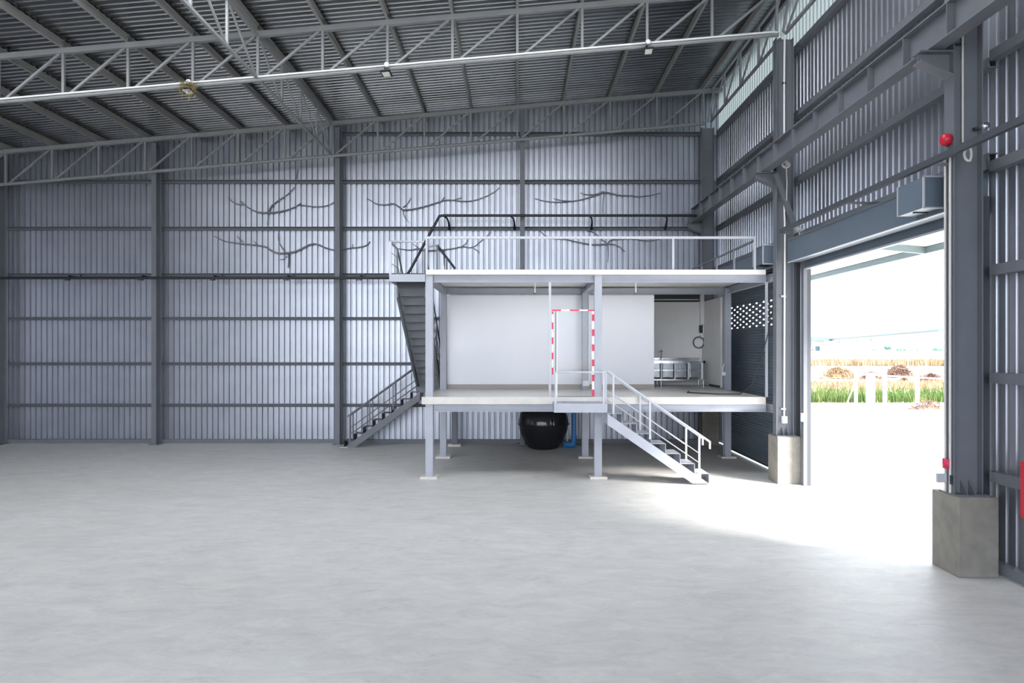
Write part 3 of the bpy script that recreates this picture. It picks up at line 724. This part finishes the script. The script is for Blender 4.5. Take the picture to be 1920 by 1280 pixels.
MB().box(6.22, 6.50-.14, 7.2, 8.12, .92, 1.62).build('case', 'red', t, .01); MB().box(6.20, 6.22, 7.24, 8.08, .96, 1.58).build('door', 'red', t)
t = thing('spotlight', (6.4, 8.9, 5.9), 'small grey spotlight on a black bracket behind the large column', 'lamp')
c = W3(1848, 236, 8.7)
MB().box(c.x-.09, c.x+.02, 8.78, 8.82, c.z-.02, c.z+.01).build('bracket', 'black', t)
MB().lathe([(0,-.05),(.045,-.05),(.05,0),(.03,.07),(0,.08)], (c.x+.04, 8.78, c.z+.02), 16, 'y').build('head', 'stainless', t)

# ------------------------------------------------------------------ hanging floodlights
fl = [(NX[10], 'black framed floodlight under the nearer truss, middle of the picture', False),
      (NX[14], 'black framed floodlight under the nearer truss, right one near the eave', False),
      (NX[7]-.04, 'floodlight wrapped in a straw bird nest under the nearer truss', True)]
for x, lb, nest in fl:
    x -= 0.0; z = zb(x)-.20
    t = thing('floodlight', (x, 14.55, z), lb, 'lamp', 'floodlights under the nearer truss')
    d = .14; tl = .10
    # tilted housing: near edge higher so the lens looks down and forward
    v = [(x-.12, 14.43, z+.01), (x+.10, 14.43, z+.03), (x+.12, 14.66, z-.01), (x-.09, 14.66, z-.03)]
    hi = [(a, b+.015, c_+.035) for a, b, c_ in v]
    hs = MB().add(v+hi, [(0,1,2,3),(7,6,5,4),(0,4,5,1),(1,5,6,2),(2,6,7,3),(3,7,4,0)]).build('housing', 'black', t)
    cc = sum((Vector(p) for p in v), Vector())/4
    li = [cc+(Vector(p)-cc)*.74+Vector((0,-.004,-.006)) for p in v]; lh = [p+Vector((0,.004,.006)) for p in li]
    MB().add(li+lh, [(0,1,2,3),(7,6,5,4),(0,4,5,1),(1,5,6,2),(2,6,7,3),(3,7,4,0)]).build('lens', 'lens', hs)
    MB().box(x-.02, x+.02, 14.52, 14.56, z+.0, z+.14).box(x-.05, x+.02, 14.52, 14.66, z+.13, z+.148).build('bracket', 'black', hs)
    t2 = MB().lathe([(0,-.03),(.05,-.03),(.058,-.01),(.058,.02),(0,.02)], (x, 14.60-.02, zb(x)+.03), 18, 'y')
    t2.build('junction_box', 'white_plastic', t)
    if nest:
        m = MB()
        for i in range(170):
            a = random.uniform(0, 6.28); r = .13*math.sqrt(random.random()); p = Vector((x+r*math.cos(a)*1.2, 14.55+r*math.sin(a), z+.03+random.uniform(-.03, .16)))
            dv = Vector((random.uniform(-1,1), random.uniform(-1,1), random.uniform(-.6,.5))).normalized()*random.uniform(.05,.12)
            m.bar(p-dv, p+dv, .006, .006)
        for i in range(14):
            p = Vector((x+random.uniform(-.1,.2), 14.5+random.uniform(-.05,.1), z-.04)); m.bar(p, p+Vector((random.uniform(-.03,.03), 0, -random.uniform(.05,.20))), .005, .005)
        tag(m.build('bird_nest', 'straw'), 'straw bird nest built around the left floodlight', 'nest')

# ------------------------------------------------------------------ dry branches fixed to the back wall
Yb = 21.075
def branch(lines, lb):
    m = MB()
    for r0, r1, pts in lines:
        P = [W3(a, b, Yb) for a, b in pts]
        # smooth by midpoint insertion
        for _ in range(1):
            Q = [P[0]]
            for a, b in zip(P, P[1:]): Q += [a*.75+b*.25, a*.25+b*.75]
            P = Q+[P[-1]]
        k = len(P); m.tube(P, [.8*(r0+(r1-r0)*i/(k-1)) for i in range(k)], 7)
    tag(m.build('dry_branch', 'branch'), lb, 'branch', 'dry branches on the back wall')
s = 1/5.82
def z5(l): return [(380+a*s, 320+b*s) for a, b in l]
def z6(l): return [(680+a*s, 320+b*s) for a, b in l]
def z7(l): return [(980+a*s, 320+b*s) for a, b in l]
branch([(.04, .018, z5([(715,460),(640,460),(570,445),(510,410),(460,380),(410,325)])), (.03, .012, z5([(430,370),(370,365),(310,330),(280,295)])),
        (.042, .02, z5([(715,460),(800,455),(900,435),(1000,400),(1075,352)])), (.025, .015, z5([(1050,375),(1130,380),(1210,395),(1320,390),(1390,370),(1435,340)])),
        (.036, .014, z5([(720,450),(745,390),(790,350),(880,290),(950,240),(1005,175)])), (.02, .01, z5([(1022,92),(1030,20),(1040,-20)])), (.03, .02, z5([(720,460),(712,530),(708,590)]))],
       'dry branch on the back wall, upper one left of the stair column')
branch([(.042, .018, z5([(920,900),(820,905),(740,870),(690,830),(570,810),(400,795),(230,770),(120,710)])), (.022, .01, z5([(440,775),(400,745),(370,710)])), (.02, .01, z5([(590,805),(555,765)])),
        (.042, .02, z5([(920,900),(1010,885),(1100,840),(1180,800),(1250,800),(1330,840),(1430,868),(1500,868),(1600,845),(1720,835),(1800,810),(1822,770)])),
        (.022, .012, z5([(900,890),(850,820),(825,760),(825,680)])), (.028, .016, z5([(935,910),(940,1000),(930,1060)])), (.02, .012, z5([(915,930),(880,970),(840,965)])), (.015, .01, z5([(1630,840),(1640,800)]))],
       'dry branch on the back wall, lower one left of the stair column')
branch([(.036, .012, z6([(440,430),(390,390),(340,355),(240,375),(150,365),(90,325),(40,300)])), (.034, .012, z6([(440,430),(560,420),(700,385),(840,340),(890,320),(1000,320),(1080,335),(1200,330),(1340,285),(1440,230),(1495,180)])),
        (.02, .01, z6([(860,330),(895,280)])), (.02, .01, z6([(1000,320),(1085,290)])), (.024, .01, z6([(440,400),(490,360),(530,290)])), (.02, .008, z6([(440,430),(450,500),(505,565)]))],
       'dry branch on the back wall, upper one above the left stair landing')
branch([(.032, .012, z6([(700,875),(600,850),(520,868),(420,855),(360,845),(300,790)])), (.03, .012, z6([(700,875),(860,865),(1000,848),(1090,825),(1200,845),(1300,760),(1405,665)])),
        (.02, .01, z6([(1080,830),(1130,790),(1155,745)])), (.02, .01, z6([(1210,845),(1265,880),(1270,905)])), (.022, .012, z6([(885,860),(885,960),(890,1040)])), (.018, .01, z6([(620,850),(545,795)]))],
       'dry branch on the back wall just above the left end of the deck')
branch([(.03, .012, z7([(890,235),(800,270),(700,300),(600,325),(520,335),(400,345),(250,335),(130,300)])), (.02, .01, z7([(560,335),(420,325),(340,300)])), (.026, .01, z7([(880,225),(820,255),(740,262),(670,258),(628,235)])),
        (.034, .012, z7([(890,235),(960,245),(1060,272),(1180,270),(1260,285),(1400,268),(1510,240)])), (.02, .01, z7([(890,235),(875,380),(875,470)]))],
       'dry branch on the back wall, upper one above the middle of the deck')
branch([(.032, .012, z7([(930,800),(800,810),(700,800),(560,770),(460,745),(320,740),(240,705),(190,655)])), (.03, .012, z7([(930,790),(960,755),(1060,748),(1200,738),(1320,765),(1420,762),(1530,740)])),
        (.022, .01, z7([(910,780),(860,750),(800,685),(750,662),(700,658)])), (.024, .012, z7([(940,800),(1010,805),(1080,845),(1120,885)])), (.022, .01, z7([(930,800),(935,900),(930,1000)])), (.015, .01, z7([(1180,735),(1230,705)]))],
       'dry branch on the back wall just above the middle of the deck')

# ------------------------------------------------------------------ outdoors
g = MB().box(6.62, 420, -120, 420, -.3, -.03); struct(g.build('ground_field', 'ground'), 'dry brown field beyond the yard', 'ground')
struct(MB().box(6.62, 60, -60, 37, -.25, -.005).build('ground_apron', 'slab'), 'pale concrete yard outside the open door', 'ground')
struct(MB().box(-60, 6.62, -60, YF, -.25, -.005).build('ground_apron_front', 'gravel'), 'gravel yard in front of the hall', 'ground')
def blades(name, mt, n, fx, fy, hh, wd, label, cat):
    m = MB()
    for i in range(n):
        x, y = fx(), fy(); h = hh()*random.uniform(.6, 1.1); a = random.uniform(0, 3.14); w2 = wd*random.uniform(.6, 1.2)
        dx, dy = w2*math.cos(a), w2*math.sin(a); lx, ly = random.uniform(-.3,.3)*h, random.uniform(-.2,.2)*h
        m.add([(x-dx, y-dy, -.04), (x+dx, y+dy, -.04), (x+dx*.6+lx*.4, y+dy*.6+ly*.4, h*.6), (x-dx*.6+lx*.4, y-dy*.6+ly*.4, h*.6), (x+lx, y+ly, h)], [(0,1,2,3),(3,2,4)])
    return tag(m.build(name, mt), label, cat, None, 'stuff')
U = random.uniform
blades('green_grass', 'grass', 9000, lambda: U(15, 40), lambda: 37.1+min(10, abs(random.gauss(0, 4))), lambda: .55, .03, 'strip of green grass beyond the white yard', 'grass')
blades('dry_grass', 'drygrass', 9000, lambda: U(18, 62), lambda: U(48, 57.5), lambda: .5, .035, 'pale dry grass behind the green strip', 'grass')
blades('far_dry_grass', 'drygrass', 5000, lambda: U(50, 96), lambda: U(118, 142), lambda: 1.3, .12, 'far brown band of dry grass across the field', 'grass')
def heap(px0, px1, Y, hgt, label, n=420, mt='brush'):
    x0, x1 = WX(px0, Y), WX(px1, Y); cx, hw = (x0+x1)/2, (x1-x0)/2
    m = MB()
    for i in range(n):
        u_ = random.gauss(0, .42); u_ = max(-1, min(1, u_)); z = random.random()*hgt*(1-u_*u_); y = Y+random.uniform(-1, 1)*hw*.35*(1-z/hgt)
        p = Vector((cx+u_*hw, y, z)); d = Vector((U(-1,1), U(-1,1), U(-.3,.8))).normalized()*hgt*U(.15,.4)
        m.bar(p-d, p+d, .03*hgt, .03*hgt)
    k = 14
    rows = [[(cx+hw*.9*(2*i/k-1), Y+yy*hw*.3, hgt*.62*(1-(2*i/k-1)**2)*(1 if yy == 0 else 0)+(random.random()*.12*hgt)-.08) for i in range(k+1)] for yy in (-1, 0, 1)]
    for a, b in zip(rows, rows[1:]): m.add(a+b, [(i, i+1, k+2+i, k+1+i) for i in range(k)])
    tag(m.build('brush_heap', mt), label, 'brushwood', 'heaps of brushwood in the field')
heap(1535, 1608, 68, 1.15, 'straw coloured brushwood heap in the field, nearest the left door jamb', 520, 'drygrass')
heap(1608, 1658, 66, .75, 'low brown brushwood heap behind the wide white gate post')
heap(1655, 1716, 70, 1.3, 'tall reddish brown brushwood heap in the middle of the field')
heap(1712, 1775, 60, .85, 'brown brushwood heap in the field beside the large column')
heap(1682, 1708, 58, .5, 'small brown brushwood heap in front of the tall one')
heap(1690, 1790, 33.0, .42, 'reddish rubble heap on the white yard beside the large column', 300)
heap(1620, 1674, 31.3, .12, 'thin line of dark debris lying on the white yard', 420)
# fence
Yf = 36.6
t = thing('yard_fence', (WX(1690, Yf), Yf, 0), 'white post and rail fence in front of the green grass', 'fence')
for px, wd, top in ((1605, .13, 694), (1632, .34, 699), (1659, .15, 692), (1720, .16, 700), (1790, .16, 702)):
    x = WX(px, Yf); MB().box(x-wd/2, x+wd/2, Yf-wd/2, Yf+wd/2, -.02, WZ(top, Yf)).build('post', 'white_plastic', t)
MB().bar((WX(1605, Yf), Yf, WZ(701, Yf)), (WX(1800, Yf), Yf, WZ(712, Yf)), .06, .07).build('rail', 'white_plastic', t)
MB().bar((WX(1588, Yf), Yf, 0), (WX(1604, Yf), Yf, WZ(715, Yf)), .05, .05).build('brace', 'white_plastic', t)
# far buildings
t = thing('far_warehouse', (130, 230, 0), 'long white warehouse far across the field', 'building')
A, B = Vector((143, 300, 0)), Vector((100, 154, 0)); nrm = Vector((.96, -.28, 0)).normalized()*40
def quadbox(m, A, B, nrm, z0, z1):
    v = [A, B, B+nrm, A+nrm]; m.add([Vector((p.x, p.y, z0)) for p in v]+[Vector((p.x, p.y, z1)) for p in v], [(0,3,2,1),(4,5,6,7),(0,1,5,4),(1,2,6,5),(2,3,7,6),(3,0,4,7)]); return m
quadbox(MB(), A, B, nrm, -.1, 7.4).build('wall', 'white_wallfar', t)
off = -nrm.normalized()*1.2
quadbox(MB(), A+off, B+off, nrm, 7.4, 7.75).build('roof', 'tealroof', t)
for f_ in (.14, .52): 
    p = A+(B-A)*f_-nrm.normalized()*.1; d = (B-A).normalized()*1.6; quadbox(MB(), p, p+d, nrm*.002, 5.6, 6.8).build('vent', 'teal', t)
for f0, f1 in ((.10, .16), (.19, .24)):
    p = A+(B-A)*f0-nrm.normalized()*.1; q = A+(B-A)*f1-nrm.normalized()*.1; quadbox(MB(), p, q, nrm*.002, .6, 1.4).build('door_opening', 'teal', t)
t = thing('far_teal_roof_building', (130, 295, 0), 'far white building with a teal roof, beside the left door jamb', 'building')
MB().box(118, 139, 297, 320, -.1, 7.0).build('wall', 'white_wallfar', t)
MB().box(115, 142, 294, 323, 7.0, 8.7).build('roof', 'tealroof', t)
for px in (1512, 1519, 1524): x = WX(px, 296.8); MB().box(x-.35, x+.35, 296.7, 297, 1.6, 3.4).build('window', 'teal', t)
x = WX(1533, 296.8); MB().box(x-.9, x+.9, 296.7, 297, 1.2, 4.4).build('door', 'tealroof', t)
tag(MB().box(58, 112, 143, 143.3, -.1, 2.65).build('boundary_wall', 'white_wallfar'), 'low white boundary wall far across the field', 'wall')
for i, (px, wpx, py) in enumerate(((1646, 18, 652), (1666, 8, 646), (1690, 12, 651), (1716, 22, 651), (1764, 22, 649))):
    Yy = 145; x = WX(px, Yy); hw = wpx*Yy/F/2; zt0 = WZ(py, Yy); m = MB()
    for j in range(7):
        cx_ = x+hw*(j/3-1)*.8; r = hw*.30+.35
        m.lathe([(.01, -r), (r*.7, -r*.6), (r, 0), (r*.7, r*.6), (.01, r)], (cx_, Yy+U(-.6,.6), max(r-.05, zt0-r*U(.9,1.5))), 9)
    m.box(x-.15, x+.15, Yy-.15, Yy+.15, -.05, 2.6)
    tag(m.build('far_bush', 'bush'), ['low far bush left of the narrow one', 'narrow pointed far bush', 'third far bush from the left, before the warehouse', 'wide far bush, fourth from the left', 'far bush touching the large column'][i], 'bush', 'far bushes before the warehouse')
